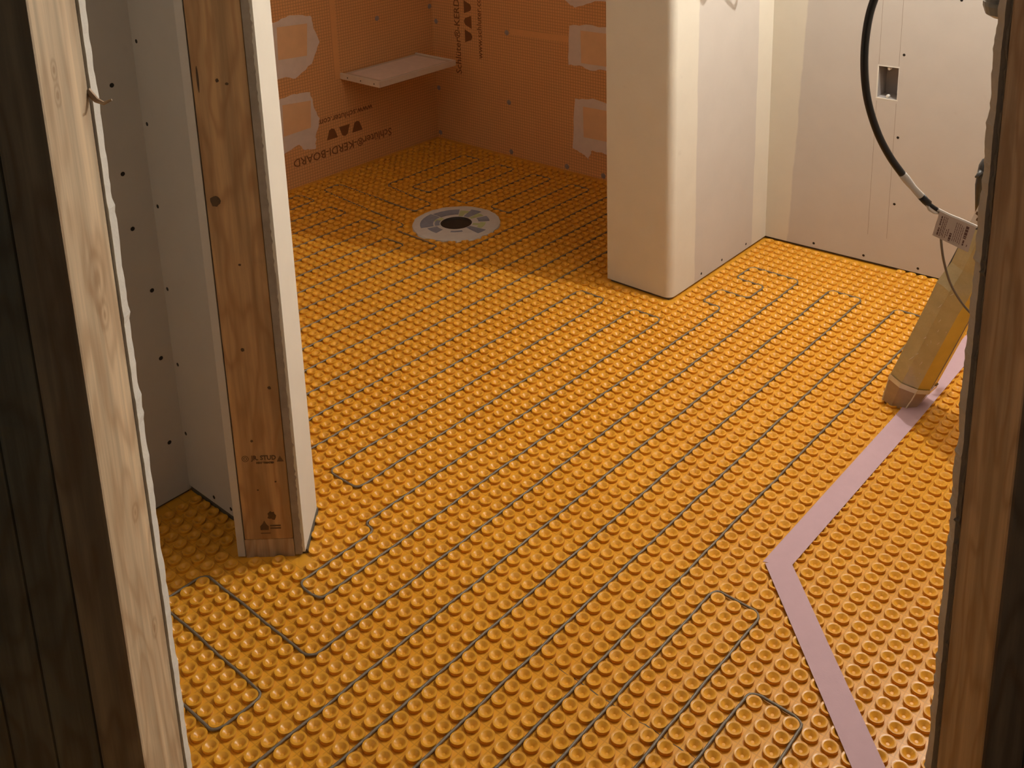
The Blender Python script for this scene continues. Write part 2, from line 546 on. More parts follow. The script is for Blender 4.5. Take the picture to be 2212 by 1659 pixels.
def ragged(m, l_in, l_out, d0, d1, z0, z1, amp, step, side, mi=0, seed=1):
    """a board in the doorway frame whose free edge (at l_out) is roughly cut; side = +1/-1 direction of the free edge"""
    rnd = random.Random(seed)
    n = int((z1 - z0) / step)
    offs = []
    cur = 0
    for k in range(n + 1):
        cur = cur * .7 + rnd.uniform(-amp, amp)
        offs.append(cur + (rnd.uniform(0, amp * 2.2) if rnd.random() < .10 else 0))
    for k in range(n):
        za, zb = z0 + (z1 - z0) * k / n, z0 + (z1 - z0) * (k + 1) / n
        la, lb = l_out + side * offs[k], l_out + side * offs[k + 1]
        la2, lb2 = l_out + side * offs[k] * .3, l_out + side * offs[k + 1] * .3
        a = [(*D(l_in, d0), za), (*D(la2, d0), za), (*D(la, d1), za), (*D(l_in, d1), za)]
        b = [(*D(l_in, d0), zb), (*D(lb2, d0), zb), (*D(lb, d1), zb), (*D(l_in, d1), zb)]
        i = len(m.v); m.v += a + b
        m.f += [(i, i + 1, i + 5, i + 4), (i + 1, i + 2, i + 6, i + 5), (i + 2, i + 3, i + 7, i + 6)]
        m.mi += [mi, mi + 1 if mi is not None else 0, mi]
    return offs


# --- stub of wall that carries the end stud (angled like the doorway)
SD = 53.77
stub = MB()
dhexa(stub, -17.05, -14.08, SD + .02, SD + 6.0, 0, 1.27)
stub_o = struct(stub.build('wall_stub', 'wood_c'), 'angled wall end with exposed stud and plasterboard on both sides')
stub_o.data.name = 'bottom_plate'
m = MB(); dhexa(m, -17.03, -14.06, SD, SD + 1.27, 1.27, H)
st = m.build('end_stud', 'wood_b', stub_o, bevel=.09)
st['label'] = 'exposed knotty pine stud at the wall end'
m = MB(); dhexa(m, -17.52, -17.08, SD - .03, SD + 3.2, .12, H)
m.build('plasterboard_left', 'wall', stub_o)
m = MB(); ragged(m, -14.03, -13.62, SD - .02, SD + .05, .15, H, .04, .2, 1, 0, 5)
m.build('torn_edge', ['torn', 'torn'], stub_o, fix=False)
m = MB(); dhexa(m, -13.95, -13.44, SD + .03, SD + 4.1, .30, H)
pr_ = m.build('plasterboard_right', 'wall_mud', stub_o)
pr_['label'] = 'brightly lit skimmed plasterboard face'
m = MB(); dhexa(m, -13.9, -13.36, SD + .25, SD + 4.1, 0, .30)
m.build('bottom_gap', 'gap', stub_o)
m = MB(); dhexa(m, -16.9, -14.0, SD + 1.4, SD + 4.0, 1.27, H)
m.build('stud_pack', 'wood_c', stub_o)


def disc_on_stub(name, lat, z, rx, rz, mat, seg=14, depth=SD, off=.012, wob=.15):
    rnd = random.Random(int(lat * 100 + z * 7))
    loop = []
    for k in range(seg):
        a = 2 * math.pi * k / seg; q = 1 + rnd.uniform(-wob, wob)
        loop.append((lat + rx * q * math.cos(a), z + rz * q * math.sin(a)))
    m = MB()
    m.prism([(*D(l, depth + .01), zz) for l, zz in loop], [(*D(l, depth - off), zz) for l, zz in loop])
    return m.build(name, mat, stub_o)


# knots, dents and stamps on the stud are placed from their height above the floor
for lat, z, rx, rz in ((-16.5, 23.25, .27, .34), (-15.9, 14.1, .10, .12), (-14.6, 11.6, .10, .10), (-15.95, 8.1, .08, .08),
                       (-15.9, 4.75, .06, .05), (-14.8, 5.3, .06, .05), (-15.55, 19.4, .08, .07), (-15.7, 30.1, .09, .11), (-15.2, 29.9, .09, .08)):
    disc_on_stub('knot', lat, z, rx, rz, 'knot')
disc_on_stub('knot', -16.72, 30.2, .06, .75, 'knot', wob=.05)
disc_on_stub('knot', -15.25, 2.95, .22, .30, 'knot', wob=.3)


def text_mesh(body, size):
    cu = bpy.data.curves.new('txt', 'FONT'); cu.body = body; cu.size = size
    cu.align_x = 'CENTER'; cu.align_y = 'CENTER'; cu.extrude = 0.00015; cu.offset = 0.0004; cu.resolution_u = 2
    o = bpy.data.objects.new('txt', cu); COL.objects.link(o)
    dg = bpy.context.evaluated_depsgraph_get(); dg.update()
    me = bpy.data.meshes.new_from_object(o.evaluated_get(dg))
    bpy.data.objects.remove(o); bpy.data.curves.remove(cu)
    return me


def put_text(name, body, size, centre, xdir, ydir, mat, parent, sx=1.0):
    me = text_mesh(body, size * U)
    x = Vector(xdir).normalized(); y = Vector(ydir).normalized(); z = x.cross(y)
    me.transform(Matrix((x * sx, y, z)).transposed().to_4x4())
    me.materials.clear(); me.materials.append(MT[mat])
    o = bpy.data.objects.new(name, me); COL.objects.link(o)
    place(o, Vector(centre) * U, parent)
    return o


RH3 = (RH[0], RH[1], 0)
put_text('stamped_text', 'JR. STUD', .42, (*D(-15.35, SD - .012), 6.95), RH3, (0, 0, 1), 'ink', stub_o, .9)
put_text('stamped_text', 'HEAT TREATED', .15, (*D(-15.3, SD - .012), 6.62), RH3, (0, 0, 1), 'ink', stub_o)
m = MB()
for k in range(16):
    a0, a1 = 2 * math.pi * k / 16, 2 * math.pi * (k + 1) / 16
    for r0, r1 in ((.17, .21), (.07, .11)):
        m.poly([(*D(-16.45 + r * math.cos(a), SD - .012), 6.92 + r * math.sin(a)) for r, a in ((r0, a0), (r1, a0), (r1, a1), (r0, a1))])
m.poly([(*D(l, SD - .012), z) for l, z in ((-14.6, 6.68), (-14.18, 6.68), (-14.39, 7.08))])
m.build('stamped_mark', 'ink', stub_o, fix=False)
m = MB()
m.poly([(*D(l, SD - .012), z) for l, z in ((-16.0, 1.95), (-15.5, 1.95), (-15.48, 2.2), (-15.6, 2.35), (-15.72, 2.62), (-15.85, 2.38), (-16.0, 2.22))])
for za, zb, la, lb in ((2.02, 2.12, -15.4, -14.75), (2.2, 2.3, -15.4, -14.75), (1.7, 1.76, -16.0, -15.4)):
    m.poly([(*D(l, SD - .012), z) for l, z in ((la, za), (lb, za), (lb, zb), (la, zb))])
m.build('stamped_mark', 'ink', stub_o, fix=False)

# --- doorway, left side: bare studs seen from the hall
LL, LD = -12.03, 25.75
base = MB(); dhexa(base, -60, LL - .02, LD + 2.97, LD + 3.40, 0, H)
door_l = struct(base.build('wall_doorway_left', 'gyp'), 'left side of the rough door opening with bare studs')
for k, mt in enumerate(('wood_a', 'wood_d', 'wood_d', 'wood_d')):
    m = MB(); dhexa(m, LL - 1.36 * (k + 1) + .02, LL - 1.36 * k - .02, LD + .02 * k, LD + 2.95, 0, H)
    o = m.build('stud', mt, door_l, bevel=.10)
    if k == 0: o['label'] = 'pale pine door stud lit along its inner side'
m = MB(); ragged(m, LL - 3, LL + .03, LD + 2.99, LD + 3.42, 0, H, .022, .22, 1, 0, 11)
m.build('plasterboard_edge', ['gyp', 'gyp'], door_l, fix=False)
# torn splinter of wood standing off the edge
m = MB()
sx, sd_ = LL, LD + 2.9
m.tube([(*D(sx - .05, sd_), 36.5), (*D(sx + .18, sd_), 36.2), (*D(sx + .38, sd_), 36.1), (*D(sx + .62, sd_), 36.2)], [.10, .08, .06, .035], 6)
m.build('splinter', 'wood_c', door_l)
# --- doorway, right side
RL, RD = 14.12, 25.9
base = MB(); dhexa(base, RL + .05, 20, RD + 3.02, RD + 3.42, 0, H)
door_r = struct(base.build('wall_doorway_right', 'wall'), 'right side of the rough door opening with bare studs')
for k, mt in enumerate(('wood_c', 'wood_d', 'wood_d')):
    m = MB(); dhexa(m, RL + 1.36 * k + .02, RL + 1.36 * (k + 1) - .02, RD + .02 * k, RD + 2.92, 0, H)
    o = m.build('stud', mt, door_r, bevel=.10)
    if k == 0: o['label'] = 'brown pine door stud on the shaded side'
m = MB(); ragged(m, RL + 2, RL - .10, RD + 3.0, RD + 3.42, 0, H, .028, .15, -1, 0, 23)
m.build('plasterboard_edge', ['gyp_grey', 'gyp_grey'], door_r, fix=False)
m = MB(); ragged(m, RL + .8, RL + .03, RD + 2.90, RD + 3.02, 0, H, .07, .18, -1, 0, 31)
m.build('torn_edge', ['torn', 'torn'], door_r, fix=False)
# header over the opening
m = MB(); dhexa(m, LL, RL, LD, LD + 3.3, 69, H)
struct(m.build('trim_1', 'wood_c'))

# =================================================================== FLOOR STUDS
DRX, DRY, DRR = -54.6, 34.9, 4.72       # shower drain


def stud_ok(x, y):
    if math.hypot(x - DRX, y - DRY) < DRR + .25: return False
    if x < -77.3 or y > 54.9 or x > 10.8: return False
    if XL - .3 < x < XR + .35 and y > YF - .3: return False
    if x > XR and y > RY0 + RS * (x - RX0) - .25: return False
    # stub and closet walls
    dx, dy = x - CAMX, y - CAMY
    lat, dep = dx * RH[0] + dy * RH[1], dx * FH[0] + dy * FH[1]
    if -17.9 < lat < -13.2 and SD - .4 < dep < SD + 4.6: return False
    if x < -28.6 and CY0 - .3 < y < -4.3: return False
    if x < CX0 + .4 and y < -4.3: return False
    if dep < 29.6: return False
    return True


def proj(x, y, z):
    v = Vector((x - CAMX, y - CAMY, z - CAMZ)); zc = v.dot(FWD)
    return 2254.165 * v.dot(RIGHT) / zc + 1106, 2254.165 * v.dot(DOWN) / zc + 184.5, zc


SEG = 16
def stud_profile():
    return [(.39, 0), (.42, HS * .82), (.405, HS), (.305, HS), (.275, HS - .014), (.085, HS - .182), (0, HS - .18)]


studs = []
for a in range(-46, 56):
    for b in range(-80, 12):
        x, y = warpx(b), float(a)
        if not stud_ok(x, y): continue
        px, py, zc = proj(x, y, HS)
        vis = 0 < px < 2212 and 0 < py < 1659
        # hidden behind the door jambs
        if vis and (px < 187 + .139 * py or px > 2166 - .098 * py): vis = False
        studs.append((0 if vis else 1, zc, x, y))
studs.sort()
m = MB(); m.lathe(stud_profile(), (0, 0, 0), SEG)
stud0 = m.build('stud', 'stud', floor, origin=(0, 0, 0))
stud0.data.shade_smooth(); stud0.data.set_sharp_from_angle(angle=math.radians(38))
rnd = random.Random(3)
first = True
for _, _, x, y in studs[:300]:
    if first: o = stud0; first = False
    else:
        o = stud0.copy(); COL.objects.link(o); o.parent = floor
    o.location = Vector((x, y, 0)) * U - wloc(floor)
# the rest of the field, too many to count, as one mesh
tv = [tuple(v.co) for v in stud0.data.vertices]; tf = [tuple(p.vertices) for p in stud0.data.polygons]
V = []; F = []
for _, _, x, y in studs[300:]:
    i = len(V); ox, oy = x * U, y * U
    V += [(v[0] + ox, v[1] + oy, v[2]) for v in tv]
    F += [tuple(k + i for k in f) for f in tf]
me = bpy.data.meshes.new('stud_field'); me.from_pydata(V, [], F); me.materials.append(MT['stud']); me.shade_smooth(); me.set_sharp_from_angle(angle=math.radians(38))
sf = bpy.data.objects.new('stud_field', me); COL.objects.link(sf); sf.parent = floor
sf.location = -wloc(floor)
sf['kind'] = 'stuff'

m = MB(); rnd = random.Random(21)
xs = [-9.5 + k * .33 for k in range(34)]; ys = [-4.5 + rnd.uniform(-.05, .05) for _ in xs]
for k in range(len(xs) - 1):
    wd = .012 + .02 * rnd.random()
    m.poly([(xs[k], ys[k] - wd, .006), (xs[k + 1], ys[k + 1] - wd, .006), (xs[k + 1], ys[k + 1] + wd, .006), (xs[k], ys[k] + wd, .006)])
m.build('sheet_seam', 'gap', floor, fix=False)

# =================================================================== HEATING CABLE
def rounded(path, r=.62, n=5):
    out = [Vector((path[0][0], path[0][1]))]
    for k in range(1, len(path) - 1):
        p, c, q = Vector(path[k - 1]), Vector(path[k]), Vector(path[k + 1])
        d1, d2 = (p - c), (q - c)
        rr = min(r, d1.length * .49, d2.length * .49)
        a, b = c + d1.normalized() * rr, c + d2.normalized() * rr
        for i in range(n + 1):
            t = i / n
            out.append(a * (1 - t) ** 2 + c * 2 * t * (1 - t) + b * t * t)
    out.append(Vector(path[-1]))
    return out


def cable_pts(path):
    pts = rounded([(float(a), float(b)) for a, b in path])
    out = []
    for k in range(len(pts) - 1):
        a, b = pts[k], pts[k + 1]; n = max(1, int((b - a).length / 1.0))
        for i in range(n): out.append(a.lerp(b, i / n))
    out.append(pts[-1])
    res = []
    for i, p in enumerate(out):
        w_ = .022 * math.sin(i * 1.7) + .015 * math.sin(i * .63)
        t = (out[min(i + 1, len(out) - 1)] - out[max(i - 1, 0)]); t = Vector((-t.y, t.x)).normalized() if t.length else Vector((0, 0))
        x, y = p.x + t.x * w_, p.y + t.y * w_
        res.append((warpx(x), y, .132 + .012 * math.sin(i * 1.1)))
    return res


PATHS = [
    [(2.5, -13), (2.5, .5), (-.5, .5), (-.5, -16), (-2.5, -16), (-2.5, 5.5), (-5.5, 5.5), (-5.5, -18), (-7.5, -18),
     (-7.5, 44.5), (-10.5, 44.5), (-10.5, -21), (-13.5, -21), (-13.5, 44.5), (-16.5, 44.5), (-16.5, -24), (-24.5, -24), (-24.5, -18.5),
     (-19.5, -18.5), (-19.5, -15.5), (-29.5, -15.5), (-29.5, -12.5), (-19.5, -12.5), (-19.5, 44.5), (-24.5, 44.5), (-24.5, 41.5),
     (-21.5, 41.5), (-21.5, 38.5), (-24.5, 38.5), (-24.5, 35.5), (-22.5, 35.5), (-22.5, -9.5), (-24.5, -9.5), (-24.5, -3.5),
     (-25.5, -3.5), (-25.5, 30.5), (-28.5, 30.5), (-28.5, -1.5), (-31.5, -1.5), (-31.5, 30.5), (-34.5, 30.5), (-34.5, -2.5),
     (-37.5, -2.5), (-37.5, 51.5), (-40.5, 51.5), (-40.5, -2.5), (-43.5, -2.5), (-43.5, 51.5), (-46.5, 51.5), (-46.5, -2.5),
     (-49.5, -2.5), (-49.5, 51.5), (-52.5, 51.5), (-52.5, 40.5), (-55.5, 40.5), (-55.5, 51.5), (-58.5, 51.5), (-58.5, 39.7), (-61.5, 39.7),
     (-61.5, 51.5), (-64.5, 51.5), (-64.5, 39.5), (-67.5, 39.5), (-67.5, 51.5), (-70.5, 51.5), (-70.5, 38.2), (-61.5, 37.2), (-61.5, 34.5),
     (-75.5, 35), (-75.5, 32.5), (-59.5, 31.2), (-59.5, 29.7), (-52.5, 29.5), (-52.5, -2.5), (-55.5, -2.5), (-55.5, 27.6), (-58.5, 27.6),
     (-58.5, -2.5), (-61.5, -2.5), (-61.5, 29.6), (-64.5, 29.6), (-64.5, -2.5), (-67.5, -2.5), (-67.5, 29.7), (-70.5, 29.7), (-70.5, -2.5),
     (-73.5, -2.5), (-73.5, 29.8), (-76.5, 29.8), (-76.5, 4)],
]
m = MB()
for p in PATHS: m.tube(cable_pts(p), .079, 7)
hc = m.build('heating_cable', 'cable', smooth_=True, fix=False)
tag(hc, 'long grey heating cable snapped in parallel runs between the floor studs', 'cable')

# =================================================================== SHOWER DRAIN
dr = thing('shower_drain', (DRX, DRY, 0), 'round shower drain with white printed collar and black hole in the orange floor', 'drain')
m = MB()
rnd = random.Random(12)
seg = 56
ring = lambda r, z, j=0: [(DRX + (r + (rnd.uniform(-j, j))) * math.cos(2 * math.pi * k / seg), DRY + (r + (rnd.uniform(-j, j))) * math.sin(2 * math.pi * k / seg), z) for k in range(seg)]
rings = [ring(DRR + .05, .02, .10), ring(DRR, .19, .08), ring(DRR - .35, .215, .03), ring(2.0, .205), ring(1.66, .19)]
for A, B in zip(rings, rings[1:]):
    i = len(m.v); m.v += A + B
    for k in range(seg):
        q = (k + 1) % seg; m.f.append((i + k, i + q, i + seg + q, i + seg + k)); m.mi.append(0)
m.build('collar', 'fleece', dr, fix=False)
m = MB(); m.lathe([(1.70, .20), (1.62, .21), (1.58, .10), (1.5, -.0), (1.45, -1.6), (0, -1.6)], (DRX, DRY, 0), 40)
thr = m.build('throat', 'drain', dr)
# the floor needs an opening here: the throat is a shallow dark well standing on the sheet
for v in thr.data.vertices: v.co.z = max(v.co.z, 1.61 * U)


_sz = [0]


def sector(mm, r0, r1, a0, a1, z=.219, n=6):
    _sz[0] += 1; z = z + _sz[0] * .0012
    lo = []; hi = []
    for k in range(n + 1):
        a = math.radians(a0 + (a1 - a0) * k / n)
        lo.append((DRX + r0 * math.cos(a), DRY + r0 * math.sin(a), z)); hi.append((DRX + r1 * math.cos(a), DRY + r1 * math.sin(a), z))
    mm.poly(lo + hi[::-1])


m = MB()
for a0 in (72, 112, 195, 20):
    sector(m, 1.85, 3.2, a0, a0 + 14)
sector(m, 2.7, 3.4, 72, 126); sector(m, 1.8, 2.3, 180, 215); sector(m, 2.6, 3.2, 10, 40)
m.build('printed_pattern', 'grnprint', dr, fix=False)['kind'] = 'stuff'
m = MB()
for a0, a1, r0, r1 in ((88, 108, 1.8, 3.9), (128, 178, 2.3, 3.7), (180, 240, 2.5, 3.9), (246, 275, 2.2, 3.3), (350, 368, 1.8, 3.9), (300, 330, 2.2, 2.6), (45, 68, 2.4, 3.6), (200, 240, 1.8, 2.3)):
    sector(m, r0, r1, a0, a1, .217)
m.build('printed_pattern', 'bluprint', dr, fix=False)['kind'] = 'stuff'

# =================================================================== MASKING TAPE
TZ = HS + .006


def strip(name, pts0, pts1, z, label):
    m = MB()
    n = len(pts0)
    for k in range(n - 1):
        m.prism([(*pts0[k], z), (*pts0[k + 1], z), (*pts1[k + 1], z), (*pts1[k], z)],
                [(*pts0[k], z + .02), (*pts0[k + 1], z + .02), (*pts1[k + 1], z + .02), (*pts1[k], z + .02)])
    o = m.build(name, 'tape')
    return tag(o, label, 'tape', 'lilac tape strips marking an outline on the floor')


strip('masking_tape', [(-4.42, 9.15), (-4.25, 28), (-4.22, 48)], [(-2.95, 9.75), (-2.72, 28), (-2.70, 48)], TZ,
      'lilac masking tape strip running from the tape corner under the yellow package')
strip('masking_tape', [(-4.25, 9.1), (0.6, 4.25), (9.5, -4.7)], [(-3.12, 10.15), (1.55, 5.45), (10.6, -3.6)], TZ + .02,
      'lilac masking tape strip running from the tape corner to the bottom edge of the picture')

# =================================================================== WALL PRINTS, PATCHES (shower)
LWX, BWY = -77.75, 55.3


def lw(y, z, off=.012): return (LWX + off, y, z + HS)
def bw(x, z, off=.012): return (x, BWY - off, z + HS)


def patch(wall, fn, outline, square, flip=False):
    rnd = random.Random(len(outline) + int(abs(outline[0][0]) * 10))
    pts = []
    for k in range(len(outline)):
        a, b = outline[k], outline[(k + 1) % len(outline)]
        n = 5
        for i in range(n):
            t = i / n; j = .10 if i else .04
            pts.append((a[0] + (b[0] - a[0]) * t + rnd.uniform(-j, j), a[1] + (b[1] - a[1]) * t + rnd.uniform(-j, j)))
    m = MB(); m.prism([fn(*p, -.02) for p in pts], [fn(*p, .03) for p in pts])
    o = m.build('compound_patch', 'thinset', wall); o['label'] = 'rough grey compound smear around a pale square'
    m = MB(); m.prism([fn(*p, .02) for p in square], [fn(*p, .045) for p in square])
    m.build('pale_square', 'patch_orange', o)


patch(wall_left, lw, [(28.6, 20.2), (30.9, 20.2), (32.5, 20.6), (35.5, 20.0), (35.8, 18.4), (36.5, 16.7), (35.1, 14.3), (32.6, 13.0), (31.2, 13.5), (28.6, 13.3)],
      [(30.6, 19.5), (34.9, 19.2), (34.5, 15.4), (30.4, 15.7)])
patch(wall_left, lw, [(28.8, 11.0), (29.9, 11.0), (32.2, 11.2), (34.5, 10.9), (35.0, 8.6), (35.6, 7.4), (34.9, 5.6), (34.6, 3.8), (33.1, 4.1), (32.3, 5.0), (30.3, 4.5), (28.9, 4.0)],
      [(30.4, 10.3), (34.5, 9.9), (34.2, 6.6), (30.2, 6.5)])
patch(wall_back, bw, [(-54.8, 18.0), (-52.4, 18.4), (-47.5, 18.4), (-47.3, 13.4), (-49.9, 13.3), (-51.8, 13.0), (-53.4, 13.4), (-55.0, 13.2)],
      [(-53.15, 17.6), (-49, 17.7), (-49, 13.8), (-53.1, 13.7)])
patch(wall_back, bw, [(-54.1, 9.2), (-51.5, 9.6), (-47.5, 9.2), (-47.4, 3.0), (-49.8, 3.1), (-51.6, 3.2), (-52.2, 1.9), (-52.9, 2.4), (-54.6, 2.9)],
      [(-52.9, 8.4), (-49, 8.5), (-49, 4.7), (-52.85, 4.6)])
patch(wall_back, bw, [(-55.4, 26), (-47.4, 26), (-47.4, 21.5), (-51, 21.3), (-54.0, 20.2), (-55.6, 21.0)],
      [(-53, 25.8), (-49, 25.8), (-49, 22.6), (-53, 22.6)])

for (y, z) in ((45.7, 17.9), (54.87, 17.9)):
    m = MB(); m.lathe([(.34, 0), (.31, .03), (.12, .06), (.09, .08), (0, .08)], lw(y, z, 0), 12, (0, 1, 0), (0, 0, 1), (1, 0, 0)); m.build('washer', 'washer', wall_left)
for (x, z) in ((-77.1, 15.9), (-64.7, 15.9), (-64.68, 6.9), (-64.54, .35), (-77.2, 6.8), (-77.3, .5), (-55.5, .3), (-50, .3)):
    m = MB(); m.lathe([(.34, 0), (.31, .03), (.12, .06), (.09, .08), (0, .08)], bw(x, z, 0), 12, (1, 0, 0), (0, 0, 1), (0, -1, 0)); m.build('washer', 'washer', wall_back)
m = MB(); m.prism([lw(38.4, 11.6, -.01), lw(39.2, 11.6, -.01), lw(39.2, 40, -.01), lw(38.4, 40, -.01)], [lw(38.4, 11.6), lw(39.2, 11.6), lw(39.2, 40), lw(38.4, 40)])
m.build('seam_band', 'band', wall_left)
m = MB(); m.prism([bw(-64.1, 15.8, -.01), bw(-55.0, 15.9, -.01), bw(-55.0, 16.7, -.01), bw(-64.1, 16.5, -.01)], [bw(-64.1, 15.8), bw(-55.0, 15.9), bw(-55.0, 16.7), bw(-64.1, 16.5)])
m.build('seam_band', 'band', wall_back)
# printed lettering, upside down on the left sheet, on its side on the back sheet
put_text('printed_text', 'Schl\u00fcter\u00ae-KERDI-BOARD', 1.42, lw(39.1, 2.85, .004), (0, -1, 0), (0, 0, -1), 'print', wall_left, 1.02)
put_text('printed_text', 'www.schluter.com', 1.15, lw(39.6, 6.85, .004), (0, -1, 0), (0, 0, -1), 'print', wall_left, 1.0)
put_text('printed_text', 'Schl\u00fcter\u00ae-KERDI-BOARD', 1.42, bw(-73.2, 17.2, .004), (0, 0, 1), (-1, 0, 0), 'print', wall_back, 1.02)
put_text('printed_text', 'www.schluter.com', 1.15, bw(-69.3, 16.3, .004), (0, 0, 1), (-1, 0, 0), 'print', wall_back, 1.0)


def logo(fn, wall, pts_list):
    m = MB()
    for pts in pts_list:
        m.prism([fn(*p, .0) for p in pts], [fn(*p, .006) for p in pts])
    m.build('printed_logo', 'print', wall)


def trap(c, flip):
    cx, cz = c; s = -1 if flip else 1
    return [(cx - .85, cz - .62 * s), (cx + .85, cz - .62 * s), (cx + .42, cz + .55 * s), (cx, cz + .72 * s), (cx - .42, cz + .55 * s)]


logo(lw, wall_left, [trap((37.3, 4.95), False), trap((39.3, 4.9), True), trap((41.3, 4.9), False)])


def trapv(c, flip):
    cx, cz = c; s = -1 if flip else 1
    return [(cx - .62 * s, cz - .85), (cx - .62 * s, cz + .85), (cx + .5 * s, cz + .42), (cx + .7 * s, cz), (cx + .5 * s, cz - .42)]


logo(bw, wall_back, [trapv((-71.3, 14.6), False), trapv((-71.3, 16.5), True), trapv((-71.3, 18.4), False), ])

# =================================================================== SHOWER SHELF
sh = thing('shower_shelf', (-74.3, 45.6, 11.6), 'pale rectangular tray shelf fixed to the orange shower wall near the corner', 'shelf')
sx0, sx1, sy0, sy1, sz = -77.75, -70.6, 39.2, 52.1, 12.25 + HS
m = MB(); m.box(sx0 + .1, sx1 - .25, sy0 + .25, sy1 - .1, sz - .55, sz - .14)
m.build('tray_panel', 'shelf_in', sh)
for nm, (a0, a1, c0, c1) in (('front_rail', (sx1 - .28, sx1, sy0, sy1)), ('side_rail', (sx0, sx1 - .28, sy0, sy0 + .28)), ('side_rail', (sx0, sx1 - .28, sy1 - .28, sy1))):
    m = MB(); m.box(a0, a1, c0, c1, sz - .75, sz)
    rail = m.build(nm, 'alu', sh, bevel=.05)
    if c1 == sy0 + .28:
        for k in range(3):
            mm = MB(); mm.lathe([(.09, 0), (.09, .015), (0, .015)], (sx0 + 1.4 + k * 2.4, sy0, sz - .4), 8, (1, 0, 0), (0, 0, 1), (0, -1, 0)); mm.build('rivet_hole', 'hole', rail)
# ridge of compound on the tray
m = MB(); m.box(sx0 + .8, sx1 - .8, sy0 + 1.0, sy1 - .9, sz - .15, sz - .11)
m.build('compound_skim', 'thinset', sh)

# =================================================================== YELLOW PACKAGE
P0 = Vector((-4.75, 30.9, HS)); AX = Vector((5.05, .9, 15.2)).normalized()
pk = thing('wrapped_package', tuple(P0), 'long yellow foil package in clear film leaning beside the right door stud', 'package')
pr = Vector((RH[0], RH[1], 0)); pr = (pr - AX * pr.dot(AX)).normalized()
qv = pr.cross(AX).normalized()            # towards the viewer
if qv.dot(Vector((CAMX, CAMY, CAMZ)) - P0) < 0: qv = -qv
sec = [(-1.55, -.2), (-1.05, .72), (-.05, 1.25), (.9, 1.2), (1.75, .4), (1.65, -.7), (.6, -1.2), (-.9, -1.0)]


def ringp(t, s=1.0, sh=(0, 0), tilt=0):
    return [tuple(P0 + AX * (t + tilt * a) + pr * (a * s + sh[0]) + qv * (b * s + sh[1])) for a, b in sec]


def loft(mm, A, B, mats):
    i = len(mm.v); n = len(A); mm.v += A + B
    for k in range(n):
        q = (k + 1) % n; mm.f.append((i + k, i + q, i + n + q, i + n + k)); mm.mi.append(mats[k])


r0 = ringp(.0, .80, (-.05, .1), .25); r1 = ringp(2.1, 1.0, (0, 0), .12); r2 = ringp(9.0, 1.03); r3 = ringp(10.4, 1.10, (.05, 0)); r4 = ringp(12.2, .95, (.1, 0)); r5 = ringp(15.6, .98); r6 = ringp(21.0, .98); r7 = ringp(46.5, .98)
m = MB()
fm = [1, 1, 0, 0, 0, 0, 0, 1]
for A, B in ((r1, r2), (r2, r3), (r3, r4), (r4, r5)): loft(m, A, B, fm)
m.build('foil_body', ['yellow', 'olive'], pk, fix=True)
m = MB(); loft(m, r0, r1, [0] * 8); m.poly(r0[::-1])
m.build('end_fold', 'cardend', pk)
m = MB()
loft(m, ringp(1.75, 1.04, (0, .02), .14), ringp(2.15, 1.05, (0, .02), .12), [0] * 8)
m.build('film_crease', 'film', pk, fix=False)
m = MB(); a = Vector(r0[2]); b = Vector(r1[2])
m.tube([a + qv * .03, a.lerp(b, .5) + qv * .08, b + qv * .05], .055, 6); m.build('film_crease', 'film', pk)
m = MB(); a = Vector(r0[0]); b = Vector(r1[0]); m.tube([a, a.lerp(b, .5), b], .05, 6); m.build('film_crease', 'film', pk)
# seam along the foil
m = MB(); s1, s2 = P0 + AX * 2.4 + pr * .93 + qv * 1.17, P0 + AX * 9.0 + pr * .98 + qv * 1.19
m.tube([s1, s1.lerp(s2, .5) + pr * .04, s2], .05, 5); m.build('foil_seam', 'torn', pk)
# little creases that catch the light
rnd = random.Random(44)
m = MB()
for k in range(16):
    t = rnd.uniform(2.8, 10.5); s = rnd.uniform(-1.2, -.1)
    b0 = P0 + AX * t + pr * s + qv * (.78 + (s + .95) * .42 + .05)
    dv = (AX * rnd.uniform(-.5, .5) + pr * rnd.uniform(-.25, .25))
    m.tube([b0, b0 + dv * .5 + qv * .03, b0 + dv], [.01, .03, .01], 5)
m.build('film_glints', 'film', pk)['kind'] = 'stuff'
m = MB(); loft(m, r5, r6, [0] * 8); loft(m, r6, r7, [0] * 8); m.poly(r7)
slv = m.build('printed_sleeve', 'white', pk)
m = MB()
for k in range(14):
    t = 15.9 + k * .36
    for j, (a, b) in enumerate(((0, 1), (1, 2))):
        if rnd.random() < .75:
            A = Vector(sec[a]); B = Vector(sec[b]); f0, f1 = rnd.uniform(.05, .35), rnd.uniform(.5, .95)
            pa, pb = A.lerp(B, f0) * .99, A.lerp(B, f1) * .99
            m.poly([tuple(P0 + AX * tt + pr * p.x + qv * p.y) for tt, p in ((t, pa), (t, pb), (t + .22, pb), (t + .22, pa))])
m.build('printed_marks', 'ink', slv, fix=False)

# black tool handle behind the package
hd = thing('tool_handle', (1.0, 28.5, 15), 'black plastic tool handle rising behind the yellow package', 'tool')


def ray(px, py, dep):
    d = RIGHT * ((px - 1106) / 2254.165) + DOWN * ((py - 184.5) / 2254.165) + FWD
    k = dep / (d.x * FH[0] + d.y * FH[1])
    return Vector((CAMX, CAMY, CAMZ)) + d * k


